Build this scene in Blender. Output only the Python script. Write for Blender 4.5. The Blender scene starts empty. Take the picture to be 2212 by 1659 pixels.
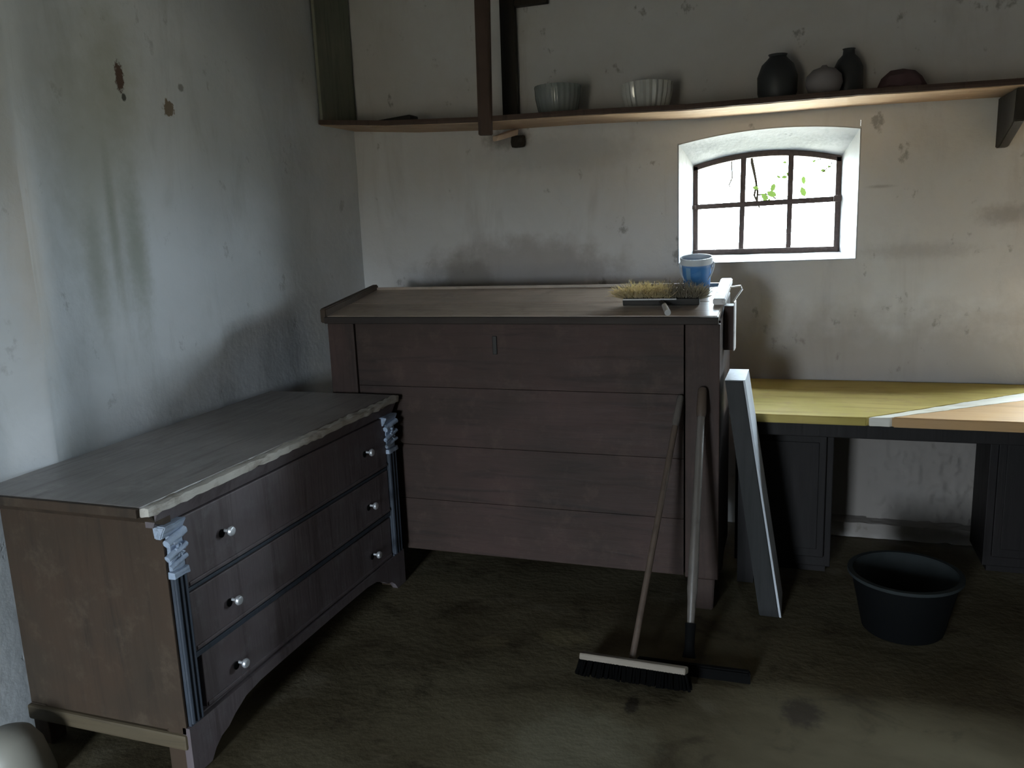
import bpy, bmesh, math, random
from mathutils import Vector, Matrix, noise

S = bpy.context.scene
C = bpy.context.collection
random.seed(7)
PI = math.pi

# ------------------------------------------------------------------ camera, daylight, exposure
cam_d = bpy.data.cameras.new('camera')
cam = bpy.data.objects.new('camera', cam_d)
C.objects.link(cam)
RX = (0.94476558, 0.32542296, -0.03896026)
DN = (0.02603408, -0.19301131, -0.98085109)
FW = (-0.32671124, 0.92566005, -0.19082252)
cam.matrix_world = Matrix(((RX[0], -DN[0], -FW[0], 0), (RX[1], -DN[1], -FW[1], 0), (RX[2], -DN[2], -FW[2], 1.6), (0, 0, 0, 1)))
cam_d.sensor_width = 36
cam_d.lens = 1788 / 2212 * 36
cam_d.clip_start = 0.02
S.camera = cam

world = bpy.data.worlds.new('overcast_sky')
S.world = world
world.use_nodes = True
wn = world.node_tree.nodes
wl = world.node_tree.links
bg = wn['Background']
gm = wn.new('ShaderNodeNewGeometry'); sx = wn.new('ShaderNodeSeparateXYZ'); wl.new(gm.outputs['Incoming'], sx.inputs[0])
mr = wn.new('ShaderNodeMapRange'); mr.interpolation_type = 'SMOOTHSTEP'; mr.inputs[1].default_value = 0.12; mr.inputs[2].default_value = -0.04
wl.new(sx.outputs[2], mr.inputs[0])
mxw = wn.new('ShaderNodeMix'); mxw.data_type = 'RGBA'; wl.new(mr.outputs[0], mxw.inputs[0])
mxw.inputs[6].default_value = (0.34, 0.34, 0.29, 1)      # land below the horizon
mxw.inputs[7].default_value = (0.78, 0.90, 1.0, 1)       # overcast sky
wl.new(mxw.outputs[2], bg.inputs['Color'])
bg.inputs['Strength'].default_value = 74.0

S.view_settings.view_transform = 'Standard'
S.view_settings.look = 'None'
S.view_settings.gamma = 1
S.view_settings.use_curve_mapping = False
S.view_settings.exposure = 0.0
S.cycles.use_denoising = True
S.cycles.max_bounces = 10
S.cycles.diffuse_bounces = 6
S.cycles.transparent_max_bounces = 12
S.cycles.sample_clamp_indirect = 6

def portal(name, loc, rot, sx, sy):
    l = bpy.data.lights.new(name, 'AREA'); l.shape = 'RECTANGLE'; l.size = sx; l.size_y = sy
    l.cycles.is_portal = True
    o = bpy.data.objects.new(name, l); C.objects.link(o); o.location = loc; o.rotation_euler = rot
    return o
portal('daylight_portal', (-0.18, 4.60, 1.66), (-PI / 2, 0, 0), 0.90, 0.68)
portal('daylight_portal', (1.62, 4.60, 1.42), (-PI / 2, 0, 0), 0.90, 1.16)
portal('daylight_portal', (-1.22, -2.96, 0.9), (PI / 2, 0, 0), 0.80, 1.76)   # unseen doorway behind the camera, shaped to set the fill

# ------------------------------------------------------------------ materials
class NT:
    def __init__(self, name):
        self.m = bpy.data.materials.new(name); self.m.use_nodes = True
        self.t = self.m.node_tree; self.n = self.t.nodes; self.l = self.t.links
        self.b = self.n['Principled BSDF']
    def node(self, kind, **kw):
        x = self.n.new(kind)
        for k, v in kw.items(): setattr(x, k, v)
        return x
    def val(self, sock, v):
        if hasattr(v, 'is_linked') or hasattr(v, 'links'): self.l.new(v, sock)
        else: sock.default_value = v
    def math(self, op, a, b=None, c=None, clamp=False):
        x = self.node('ShaderNodeMath', operation=op); x.use_clamp = clamp
        self.val(x.inputs[0], a)
        if b is not None: self.val(x.inputs[1], b)
        if c is not None: self.val(x.inputs[2], c)
        return x.outputs[0]
    def mix(self, f, a, b, mode='MIX'):
        x = self.node('ShaderNodeMix', data_type='RGBA', blend_type=mode)
        self.val(x.inputs[0], f)
        self.val(x.inputs[6], a if not isinstance(a, tuple) else (*a, 1) if len(a) == 3 else a)
        self.val(x.inputs[7], b if not isinstance(b, tuple) else (*b, 1) if len(b) == 3 else b)
        return x.outputs[2]
    def pos(self, scale=(1, 1, 1)):
        g = self.node('ShaderNodeNewGeometry')
        m = self.node('ShaderNodeMapping'); m.inputs['Scale'].default_value = scale
        self.l.new(g.outputs['Position'], m.inputs['Vector'])
        return m.outputs[0]
    def obj(self, scale=(1, 1, 1)):
        g = self.node('ShaderNodeTexCoord')
        m = self.node('ShaderNodeMapping'); m.inputs['Scale'].default_value = scale
        self.l.new(g.outputs['Object'], m.inputs['Vector'])
        return m.outputs[0]
    def noise(self, vec, scale, detail=4, rough=0.55, dist=0.0):
        x = self.node('ShaderNodeTexNoise'); x.inputs['Scale'].default_value = scale
        x.inputs['Detail'].default_value = detail; x.inputs['Roughness'].default_value = rough
        x.inputs['Distortion'].default_value = dist
        self.l.new(vec, x.inputs['Vector'])
        return x.outputs[0]
    def ramp(self, f, lo, hi):
        x = self.node('ShaderNodeMapRange'); x.interpolation_type = 'SMOOTHSTEP'
        self.val(x.inputs[0], f); x.inputs[1].default_value = lo; x.inputs[2].default_value = hi
        return x.outputs[0]
    def bump(self, h, strength, dist=0.01, prev=None):
        x = self.node('ShaderNodeBump'); x.inputs['Strength'].default_value = strength
        x.inputs['Distance'].default_value = dist
        self.l.new(h, x.inputs['Height'])
        if prev is not None: self.l.new(prev, x.inputs['Normal'])
        return x.outputs[0]
    def done(self, col, rough=0.8, normal=None, metal=0.0, spec=None):
        self.val(self.b.inputs['Base Color'], col if not isinstance(col, tuple) else (*col, 1))
        self.val(self.b.inputs['Roughness'], rough)
        self.b.inputs['Metallic'].default_value = metal
        if spec is not None: self.b.inputs['Specular IOR Level'].default_value = spec
        if normal is not None: self.l.new(normal, self.b.inputs['Normal'])
        return self.m

def spot(T, ax, c, r, warp=0.4, soft=0.5, seed=0.0, wscale=None):
    """mask of one stain or painted tone with an irregular outline: centre c and radii r in metres on the axes ax of the place"""
    g = T.node('ShaderNodeNewGeometry'); sp = T.node('ShaderNodeSeparateXYZ'); T.l.new(g.outputs['Position'], sp.inputs[0])
    o = {'X': sp.outputs[0], 'Y': sp.outputs[1], 'Z': sp.outputs[2]}
    u = T.math('DIVIDE', T.math('SUBTRACT', o[ax[0]], c[0]), r[0])
    v = T.math('DIVIDE', T.math('SUBTRACT', o[ax[1]], c[1]), r[1])
    d = T.math('SQRT', T.math('ADD', T.math('MULTIPLY', u, u), T.math('MULTIPLY', v, v)))
    n = T.noise(T.pos((1, 1, 1)), wscale or 2.2 / min(r), 4, 0.6)
    d = T.math('ADD', d, T.math('MULTIPLY', T.math('SUBTRACT', n, 0.5 + seed), warp * 4))
    return T.math('SUBTRACT', 1.0, T.ramp(d, 1.0 - soft, 1.0 + soft * 0.5))

def plaster(name, base, alt, dark, stains_and_tones=(), bump=0.28, speck=0.6, axis_v='Z'):
    T = NT(name)
    p = T.pos()
    n1 = T.noise(p, 1.3, 5, 0.6, 0.4)
    n2 = T.noise(T.pos((3.0, 3.0, 0.6)), 1.6, 6, 0.65, 0.6)
    n3 = T.noise(p, 26, 3, 0.5)
    c = T.mix(T.ramp(n1, 0.35, 0.68), base, alt)
    c = T.mix(T.math('MULTIPLY', T.ramp(n2, 0.52, 0.78), 0.55), c, dark)
    pit = T.ramp(T.noise(T.pos((1, 1, 0.75)), 9, 5, 0.62), 0.635, 0.72)
    c = T.mix(T.math('MULTIPLY', pit, speck), c, tuple(x * 0.55 for x in dark))
    for ax, cc, r, col, k, warp, soft in stains_and_tones:
        c = T.mix(T.math('MULTIPLY', spot(T, ax, cc, r, warp, soft), k), c, col)
    h = T.math('ADD', T.math('MULTIPLY', T.noise(p, 7, 6, 0.6), 1.0), T.math('MULTIPLY', n3, 0.25))
    h = T.math('SUBTRACT', h, T.math('MULTIPLY', pit, 0.25))
    nb = T.bump(h, bump, 0.02)
    return T.done(c, 0.95, nb, spec=0.1)

def wood(name, base, alt, dark, axis=0, scale=1.0, rough=0.6, bump=0.35, worn=None, wornk=0.5, world=False, spec=0.3):
    T = NT(name)
    st = [14, 14, 14]; st[axis] = 1.1
    f = T.pos if world else T.obj
    p = f(tuple(s * scale for s in st))
    g = T.noise(p, 1.6, 7, 0.65, 0.8)
    g2 = T.noise(p, 5.5, 4, 0.6, 0.2)
    big = T.noise(f((1, 1, 1)), 2.3, 4, 0.6)
    c = T.mix(T.ramp(big, 0.35, 0.7), base, alt)
    c = T.mix(T.math('MULTIPLY', T.ramp(g, 0.48, 0.72), 0.7), c, dark)
    if worn is not None:
        w = T.ramp(T.noise(f((5, 5, 5)), 2.0, 6, 0.7), 0.5, 0.72)
        c = T.mix(T.math('MULTIPLY', w, wornk), c, worn)
    h = T.math('ADD', g, T.math('MULTIPLY', g2, 0.4))
    return T.done(c, T.math('ADD', rough - 0.1, T.math('MULTIPLY', g2, 0.25)), T.bump(h, bump, 0.004), spec=spec)

M = {}
M['wall_left'] = plaster('lime_plaster_left', (0.60, 0.63, 0.65), (0.70, 0.73, 0.76), (0.42, 0.44, 0.44), stains_and_tones=(
    ('YZ', (2.40, 1.85), (0.22, 0.55), (0.33, 0.35, 0.29), 0.55, 0.22, 0.9),
    ('YZ', (2.56, 1.55), (0.06, 0.30), (0.20, 0.22, 0.15), 0.55, 0.16, 0.9),
    ('YZ', (2.36, 1.50), (0.05, 0.22), (0.26, 0.27, 0.21), 0.5, 0.16, 0.9),
    ('YZ', (2.46, 1.62), (0.025, 0.30), (0.22, 0.23, 0.17), 0.5, 0.12, 0.9),
    ('YZ', (2.55, 2.20), (0.14, 0.30), (0.36, 0.37, 0.29), 0.5, 0.2, 0.9),
    ('YZ', (2.575, 2.185), (0.022, 0.055), (0.09, 0.05, 0.035), 0.95, 0.34, 0.25),
    ('YZ', (2.585, 2.115), (0.012, 0.015), (0.05, 0.05, 0.04), 0.9, 0.15, 0.3),
    ('YZ', (2.815, 2.10), (0.030, 0.034), (0.17, 0.12, 0.07), 0.9, 0.42, 0.25),
    ('YZ', (2.90, 2.19), (0.018, 0.016), (0.20, 0.20, 0.19), 0.8, 0.2, 0.4),
    ('YZ', (2.06, 1.55), (0.10, 0.40), (0.62, 0.50, 0.36), 0.40, 0.15, 0.9),  # warm light grazing the wall ridge, put into the plaster colour
), speck=0.35)
M['wall_back'] = plaster('lime_plaster_back', (0.62, 0.61, 0.60), (0.70, 0.71, 0.72), (0.48, 0.465, 0.45), stains_and_tones=(
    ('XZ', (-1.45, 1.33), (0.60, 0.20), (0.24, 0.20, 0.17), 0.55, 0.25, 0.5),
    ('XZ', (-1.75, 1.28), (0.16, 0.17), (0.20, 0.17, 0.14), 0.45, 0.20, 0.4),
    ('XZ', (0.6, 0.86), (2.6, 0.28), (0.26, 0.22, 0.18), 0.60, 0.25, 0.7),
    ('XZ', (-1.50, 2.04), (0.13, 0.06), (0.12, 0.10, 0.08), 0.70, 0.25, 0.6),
    ('XZ', (0.34, 1.70), (0.06, 0.008), (0.30, 0.29, 0.28), 0.5, 0.2, 0.8),
    ('XZ', (0.52, 1.40), (0.25, 0.04), (0.36, 0.34, 0.33), 0.45, 0.25, 0.9),
    ('XZ', (0.86, 1.55), (0.12, 0.05), (0.25, 0.22, 0.20), 0.5, 0.25, 0.8),
    ('XZ', (0.5, 0.3), (0.8, 0.42), (0.15, 0.125, 0.105), 0.85, 0.12, 0.4),  # broad dark patch low on the wall under the bench
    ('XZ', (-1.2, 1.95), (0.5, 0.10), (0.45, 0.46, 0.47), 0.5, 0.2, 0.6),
), speck=0.75)
M['plaster_dim'] = plaster('dull_plaster', (0.20, 0.19, 0.18), (0.25, 0.24, 0.22), (0.13, 0.12, 0.11))
M['white_lime'] = plaster('white_limewash', (0.42, 0.44, 0.46), (0.50, 0.52, 0.54), (0.24, 0.26, 0.27), bump=0.35, speck=0.35, stains_and_tones=(
    ('XZ', (-0.20, 1.93), (0.36, 0.035), (0.30, 0.32, 0.33), 0.85, 0.35, 0.7),))
T = NT('trodden_earth_floor')
p = T.pos()
c = T.mix(T.ramp(T.noise(p, 1.1, 5, 0.6, 0.4), 0.35, 0.65), (0.066, 0.052, 0.029, 1), (0.120, 0.101, 0.062, 1))
c = T.mix(T.math('MULTIPLY', T.ramp(T.noise(p, 4.3, 6, 0.65, 0.6), 0.52, 0.7), 0.7), c, (0.039, 0.029, 0.017, 1))
c = T.mix(T.math('MULTIPLY', T.ramp(T.noise(T.pos((1, 1.4, 1)), 2.6, 3, 0.5), 0.6, 0.74), 0.55), c, (0.179, 0.156, 0.110, 1))
for cc, r, col, k in (((-0.62, 2.20), (0.24, 0.26), (0.201, 0.186, 0.130, 1), 0.55), ((-0.84, 2.88), (0.11, 0.07), (0.186, 0.156, 0.085, 1), 0.5),
                      ((-1.10, 2.78), (0.07, 0.05), (0.155, 0.126, 0.071, 1), 0.5), ((0.04, 2.60), (0.07, 0.09), (0.035, 0.026, 0.020, 1), 0.8),
                      ((-0.50, 2.50), (0.025, 0.06), (0.024, 0.018, 0.013, 1), 0.85), ((-1.45, 1.95), (0.18, 0.12), (0.131, 0.112, 0.071, 1), 0.5)):
    c = T.mix(T.math('MULTIPLY', spot(T, 'XY', cc, r, 0.25, 0.5), k), c, col)
h = T.math('ADD', T.noise(p, 5, 6, 0.65), T.math('MULTIPLY', T.noise(p, 40, 3, 0.5), 0.15))
M['floor'] = T.done(c, 0.9, T.bump(h, 0.35, 0.02), spec=0.12)

DW = dict(base=(0.036, 0.022, 0.017), alt=(0.056, 0.031, 0.026), dark=(0.017, 0.012, 0.010))
M['chest_x'] = wood('dark_chest_wood', axis=0, rough=0.62, worn=(0.090, 0.058, 0.044), wornk=0.35, world=True, **DW)
M['chest_z'] = wood('dark_chest_wood_upright', axis=2, rough=0.62, worn=(0.083, 0.052, 0.041), wornk=0.3, world=True, **DW)
M['lid'] = wood('dusty_lid_wood', (0.285, 0.222, 0.168), (0.399, 0.312, 0.247), (0.142, 0.102, 0.074), axis=0, rough=0.36, bump=0.35, worn=(0.128, 0.084, 0.059), wornk=0.45, world=True, spec=0.7)
M['chest_lip'] = wood('dark_lip_wood', (0.022, 0.015, 0.012), (0.032, 0.022, 0.017), (0.012, 0.009, 0.008), axis=0, world=True)
M['pale_board'] = wood('pale_board_wood', (0.62, 0.60, 0.60), (0.74, 0.73, 0.74), (0.42, 0.40, 0.39), axis=1, world=True, bump=0.5, rough=0.6)
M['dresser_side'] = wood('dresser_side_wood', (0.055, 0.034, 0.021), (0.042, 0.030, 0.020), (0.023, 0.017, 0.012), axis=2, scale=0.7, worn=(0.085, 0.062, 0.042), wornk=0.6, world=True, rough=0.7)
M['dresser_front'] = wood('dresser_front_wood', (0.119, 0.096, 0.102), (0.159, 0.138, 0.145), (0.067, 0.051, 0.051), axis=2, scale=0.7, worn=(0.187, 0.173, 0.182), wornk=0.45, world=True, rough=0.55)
M['dresser_top'] = wood('dresser_top_wood', (0.216, 0.194, 0.180), (0.302, 0.274, 0.259), (0.108, 0.086, 0.072), axis=1, worn=(0.403, 0.374, 0.360), wornk=0.4, world=True, rough=0.38, spec=0.7)
M['dresser_edge'] = wood('worn_pale_edge', (0.50, 0.47, 0.42), (0.62, 0.59, 0.54), (0.30, 0.25, 0.20), axis=1, scale=2.2, worn=(0.22, 0.17, 0.13), wornk=0.6, bump=1.0, world=True, rough=0.75)
M['pilaster'] = wood('bluish_painted_wood', (0.043, 0.054, 0.073), (0.057, 0.070, 0.092), (0.024, 0.030, 0.038), axis=2, worn=(0.076, 0.081, 0.092), wornk=0.35, world=True)
M['capital'] = wood('pale_blue_carving', (0.34, 0.42, 0.55), (0.45, 0.52, 0.62), (0.14, 0.16, 0.20), axis=1, scale=2.5, worn=(0.12, 0.13, 0.16), wornk=0.5, world=True, bump=0.9)
M['rail_pale'] = wood('tan_rail_wood', (0.108, 0.083, 0.050), (0.086, 0.068, 0.043), (0.043, 0.032, 0.022), axis=0, world=True)
M['shelf'] = wood('shelf_plank_wood', (0.441, 0.304, 0.197), (0.525, 0.389, 0.271), (0.231, 0.152, 0.090), axis=0, bump=0.8, world=True, worn=(0.609, 0.494, 0.361), wornk=0.5)
M['post'] = wood('reddish_brown_post', (0.068, 0.042, 0.032), (0.088, 0.056, 0.042), (0.032, 0.022, 0.016), axis=2, world=True)
M['post_dark'] = wood('blackened_post', (0.022, 0.018, 0.013), (0.03, 0.024, 0.018), (0.012, 0.01, 0.008), axis=2, world=True)
M['end_panel'] = wood('dim_green_panel', (0.221, 0.238, 0.187), (0.272, 0.272, 0.212), (0.136, 0.145, 0.119), axis=2, world=True, spec=0.1)
M['stub'] = wood('light_broken_wood', (0.55, 0.42, 0.31), (0.48, 0.36, 0.26), (0.25, 0.18, 0.12), axis=1, world=True)
M['bench'] = wood('yellowish_bench_wood', (0.405, 0.323, 0.092), (0.483, 0.380, 0.134), (0.261, 0.190, 0.057), axis=0, bump=0.4, worn=(0.367, 0.257, 0.120), wornk=0.5, world=True, rough=0.65, spec=0.12)
M['bench_front'] = wood('orange_bench_wood', (0.468, 0.285, 0.126), (0.425, 0.270, 0.140), (0.281, 0.165, 0.070), axis=0, bump=0.4, world=True, rough=0.5)
M['bench_lit'] = wood('lit_bench_strip', (0.66, 0.64, 0.58), (0.72, 0.68, 0.56), (0.5, 0.42, 0.28), axis=0, bump=0.7, world=True, rough=0.5)
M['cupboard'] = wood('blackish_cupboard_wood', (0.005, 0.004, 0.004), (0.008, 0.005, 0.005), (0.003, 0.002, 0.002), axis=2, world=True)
M['plank'] = wood('grey_plank_wood', (0.018, 0.019, 0.019), (0.025, 0.025, 0.026), (0.010, 0.010, 0.010), axis=2, world=True)
M['plank_cut_lit'] = wood('pale_lit_plank_edge', (0.50, 0.53, 0.58), (0.58, 0.61, 0.66), (0.34, 0.36, 0.40), axis=2, world=True)  # pale tone for the daylit edge and the sawn end
M['handle_wood'] = wood('broom_handle_wood', (0.080, 0.058, 0.043), (0.100, 0.072, 0.055), (0.050, 0.035, 0.028), axis=2, world=True, rough=0.45)
M['handle_grey'] = wood('grey_handle_wood', (0.100, 0.087, 0.075), (0.120, 0.105, 0.092), (0.060, 0.050, 0.043), axis=2, world=True, rough=0.35, spec=0.6)

def simple(name, col, rough=0.6, metal=0.0, bump=0.0, bs=30, var=0.25, spec=None):
    T = NT(name); p = T.obj()
    n = T.noise(p, bs, 4, 0.6)
    c = T.mix(T.math('MULTIPLY', n, var * 2), col, tuple(x * (1 - var * 1.6) for x in col))
    return T.done(c, rough, T.bump(n, bump, 0.004) if bump else None, metal, spec)
M['iron'] = simple('rusty_window_iron', (0.10, 0.065, 0.055), 0.75, 0.0, 0.8, 60, 0.5)
M['black'] = simple('black_rubber', (0.004, 0.004, 0.004), 0.8, spec=0.06)
M['bristle_black'] = simple('black_bristle', (0.003, 0.003, 0.003), 0.9, spec=0.03)
M['metal'] = simple('dull_steel', (0.80, 0.82, 0.85), 0.42, 0.7, 0.2, 80, 0.15)
M['metal_dark'] = simple('dark_iron', (0.03, 0.028, 0.026), 0.6, 0.4, 0.3)
M['straw'] = simple('straw_bristle', (0.85, 0.74, 0.48), 0.7, 0, 0, 40, 0.4)
M['straw_dark'] = simple('dirty_straw_bristle', (0.42, 0.38, 0.30), 0.7, 0, 0, 40, 0.4)
M['tub'] = simple('black_tub_plastic', (0.005, 0.0055, 0.006), 0.7, spec=0.08)
M['tub_in'] = simple('dusty_tub_inside', (0.034, 0.040, 0.041), 0.8, 0, 0.3, 9, 0.4, spec=0.1)
M['enamel'] = simple('pale_enamel', (0.30, 0.29, 0.25), 0.45, 0, 0.1, 6, 0.12)
M['stoneware'] = simple('dark_stoneware', (0.045, 0.05, 0.055), 0.5)
M['dark_red'] = simple('dull_red_cloth', (0.13, 0.075, 0.08), 0.9)
M['ball'] = simple('pale_grey_gourd', (0.30, 0.28, 0.29), 0.8)
M['leaf'] = simple('leaf_green', (0.030, 0.046, 0.010), 0.8, spec=0.0)
M['twig'] = simple('dry_twig', (0.004, 0.003, 0.002), 0.9, spec=0.0)
M['bucket_white'] = simple('whitish_plastic', (0.66, 0.72, 0.78), 0.4, 0, 0.1, 12, 0.15)
M['outside'] = simple('outside_ground', (0.16, 0.12, 0.07), 0.9, 0, 0, 3, 0.1)
T = NT('blue_plastic'); p = T.obj()
z = T.node('ShaderNodeSeparateXYZ'); g = T.node('ShaderNodeTexCoord'); T.l.new(g.outputs['Object'], z.inputs[0])
w = T.noise(p, 22, 4, 0.6, 0.6)
c = T.mix(T.ramp(T.math('ADD', z.outputs[2], T.math('MULTIPLY', w, 0.02)), 0.105, 0.142), (0.045, 0.20, 0.50, 1), (0.55, 0.62, 0.70, 1))
c = T.mix(T.math('MULTIPLY', T.ramp(w, 0.5, 0.7), 0.35), c, (0.16, 0.36, 0.62, 1))
M['blue'] = T.done(c, 0.4)
for k_ in ('straw', 'straw_dark'):
    m_ = M[k_]; nt = m_.node_tree; bs_ = nt.nodes['Principled BSDF']; tl_n = nt.nodes.new('ShaderNodeBsdfTranslucent'); mm = nt.nodes.new('ShaderNodeMixShader'); mm.inputs[0].default_value = 0.5
    tl_n.inputs[0].default_value = (0.85, 0.74, 0.46, 1) if k_ == 'straw' else (0.45, 0.40, 0.30, 1)
    nt.links.new(bs_.outputs[0], mm.inputs[1]); nt.links.new(tl_n.outputs[0], mm.inputs[2]); nt.links.new(mm.outputs[0], nt.nodes['Material Output'].inputs[0])
# clear glass that lets the daylight through
T = NT('dusty_clear_glass')
tr = T.node('ShaderNodeBsdfTransparent'); gl = T.node('ShaderNodeBsdfGlossy'); gl.inputs['Roughness'].default_value = 0.05
mx = T.node('ShaderNodeMixShader'); mx.inputs[0].default_value = 0.04; T.l.new(tr.outputs[0], mx.inputs[1]); T.l.new(gl.outputs[0], mx.inputs[2])
tr.inputs[0].default_value = (0.93, 0.95, 0.95, 1)
T.l.new(mx.outputs[0], T.n['Material Output'].inputs[0]); M['glass'] = T.m
T = NT('pressed_bowl_glass')
tr = T.node('ShaderNodeBsdfTransparent'); tr.inputs[0].default_value = (0.62, 0.68, 0.66, 1)
T.b.inputs['Base Color'].default_value = (0.42, 0.46, 0.46, 1); T.b.inputs['Roughness'].default_value = 0.12
T.b.inputs['Specular IOR Level'].default_value = 0.9
mx = T.node('ShaderNodeMixShader'); mx.inputs[0].default_value = 0.5
T.l.new(tr.outputs[0], mx.inputs[1]); T.l.new(T.b.outputs[0], mx.inputs[2]); T.l.new(mx.outputs[0], T.n['Material Output'].inputs[0])
M['bowl_glass'] = T.m
M['bowl_white'] = simple('whitish_fluted_glass', (0.62, 0.64, 0.62), 0.15, spec=0.8)

# ------------------------------------------------------------------ mesh helpers
def box(bm, x0, x1, y0, y1, z0, z1, bev=0.0, mat=None, sub=0):
    vs = [bm.verts.new((x, y, z)) for x in (x0, x1) for y in (y0, y1) for z in (z0, z1)]
    fs = [(0, 1, 3, 2), (4, 6, 7, 5), (0, 4, 5, 1), (2, 3, 7, 6), (0, 2, 6, 4), (1, 5, 7, 3)]
    F = [bm.faces.new([vs[i] for i in f]) for f in fs]
    if mat is not None: bmesh.ops.transform(bm, matrix=mat, verts=vs)
    if bev:
        es = list({e for f in F for e in f.edges})
        bmesh.ops.bevel(bm, geom=es, offset=bev, segments=2, affect='EDGES', profile=0.6)
    return F

def hexa(bm, P, bev=0.0):
    """8 corners: bottom ring 4 then top ring 4, counter-clockwise from above"""
    vs = [bm.verts.new(p) for p in P]
    fs = [(3, 2, 1, 0), (4, 5, 6, 7), (0, 1, 5, 4), (1, 2, 6, 5), (2, 3, 7, 6), (3, 0, 4, 7)]
    F = [bm.faces.new([vs[i] for i in f]) for f in fs]
    if bev: bmesh.ops.bevel(bm, geom=list({e for f in F for e in f.edges}), offset=bev, segments=2, affect='EDGES')
    return vs

def frame_of(d):
    d = Vector(d).normalized()
    a = Vector((0, 0, 1)) if abs(d.z) < 0.9 else Vector((1, 0, 0))
    u = d.cross(a).normalized(); v = d.cross(u).normalized()
    return u, v

def tube(bm, pts, rad, seg=10, cap=True):
    pts = [Vector(p) for p in pts]
    if not hasattr(rad, '__len__'): rad = [rad] * len(pts)
    u = None; rings = []
    for i, p in enumerate(pts):
        d = (pts[min(i + 1, len(pts) - 1)] - pts[max(i - 1, 0)])
        if u is None: u, v = frame_of(d)
        else:
            dn = d.normalized(); u = (u - dn * u.dot(dn)).normalized(); v = dn.cross(u)
        rings.append([bm.verts.new(p + (u * math.cos(2 * PI * k / seg) + v * math.sin(2 * PI * k / seg)) * rad[i]) for k in range(seg)])
    for a, b in zip(rings, rings[1:]):
        for k in range(seg): bm.faces.new((a[k], a[(k + 1) % seg], b[(k + 1) % seg], b[k]))
    if cap:
        bm.faces.new(rings[0][::-1]); bm.faces.new(rings[-1])

def lathe(bm, prof, c=(0, 0, 0), seg=40, wob=None):
    """closed profile list of (r, z); r=0 ends allowed"""
    rings = []
    for j, (r, z) in enumerate(prof):
        if r < 1e-6: rings.append([bm.verts.new((c[0], c[1], c[2] + z))])
        else:
            ring = []
            for k in range(seg):
                a = 2 * PI * k / seg
                rr = r * (wob(a, j) if wob else 1)
                ring.append(bm.verts.new((c[0] + rr * math.cos(a), c[1] + rr * math.sin(a), c[2] + z)))
            rings.append(ring)
    for a, b in zip(rings, rings[1:]):
        for k in range(seg):
            k2 = (k + 1) % seg
            if len(a) == 1 and len(b) == 1: continue
            if len(a) == 1: bm.faces.new((a[0], b[k2], b[k]))
            elif len(b) == 1: bm.faces.new((a[k], a[k2], b[0]))
            else: bm.faces.new((a[k], a[k2], b[k2], b[k]))

def prism(bm, poly, axis, a0, a1, bev=0.0):
    """extrude a 2-D polygon (other two axes in order) along the axis from a0 to a1"""
    def P(q, a):
        return {0: (a, q[0], q[1]), 1: (q[0], a, q[1]), 2: (q[0], q[1], a)}[axis]
    A = [bm.verts.new(P(q, a0)) for q in poly]; B = [bm.verts.new(P(q, a1)) for q in poly]
    n = len(poly); F = [bm.faces.new(A), bm.faces.new(B[::-1])]
    for i in range(n): F.append(bm.faces.new((A[i], B[i], B[(i + 1) % n], A[(i + 1) % n])))
    if bev: bmesh.ops.bevel(bm, geom=list({e for f in F for e in f.edges}), offset=bev, segments=2, affect='EDGES')
    return F

def roughen(bm, amp, freq, seed=0.0):
    for v in bm.verts:
        q = v.co * freq + Vector((seed, seed * 1.7, seed * 0.3))
        v.co += Vector((noise.noise(q), noise.noise(q + Vector((31, 7, 2))), noise.noise(q + Vector((5, 77, 13))))) * amp

def subdiv_long(bm, ln):
    for _ in range(6):
        es = [e for e in bm.edges if e.calc_length() > ln]
        if not es: break
        bmesh.ops.subdivide_edges(bm, edges=es, cuts=1, use_grid_fill=True)

def put(name, bm, mat, parent=None, smooth=False, origin=None):
    bmesh.ops.recalc_face_normals(bm, faces=bm.faces)
    org = Vector(parent['_o']) if parent is not None else Vector(origin or (0, 0, 0))
    me = bpy.data.meshes.new(name)
    bmesh.ops.translate(bm, verts=bm.verts, vec=-org)
    bm.to_mesh(me); bm.free()
    me.materials.append(mat)
    if smooth:
        for p_ in me.polygons: p_.use_smooth = True
        try: me.set_sharp_from_angle(angle=math.radians(38))
        except Exception: pass
    o = bpy.data.objects.new(name, me); C.objects.link(o)
    o['_o'] = tuple(org)
    if parent is not None: o.parent = parent
    else: o.location = org
    return o

def thing(name, label, cat, loc, group=None):
    o = bpy.data.objects.new(name, None); C.objects.link(o); o.location = loc
    o.empty_display_size = 0.1
    o['_o'] = tuple(loc); o['label'] = label; o['category'] = cat
    if group: o['group'] = group
    return o
def tag(o, label, cat, group=None):
    o['label'] = label; o['category'] = cat
    if group: o['group'] = group
    return o
def structure(o, label):
    o['kind'] = 'structure'; o['label'] = label
    return o
BM = bmesh.new
def Bx(*a, **k):
    b = BM(); box(b, *a, **k); return b

# ------------------------------------------------------------------ the room shell
XL, YB, ZC = -2.40, 4.30, 3.0
XR, YR = 2.90, -2.90
TH = 0.27
# openings in the back wall: (x0, x1, sill z at x0,x1, arch top function)
def arch1(x):
    t = (x + 0.59) / 0.831
    return 1.946 + 0.019 * t + 0.033 * (1 - (2 * t - 1) ** 2) * 1.15
def inner1(x):
    t = (x + 0.535) / 0.705
    return 1.848 + 0.006 * t + 0.050 * (1 - (2 * t - 1) ** 2)
W1 = (-0.590, 0.241)
I1 = (-0.536, 0.170)
W2 = (1.19, 1.98); W2S, W2T = 0.86, 1.98

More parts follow.
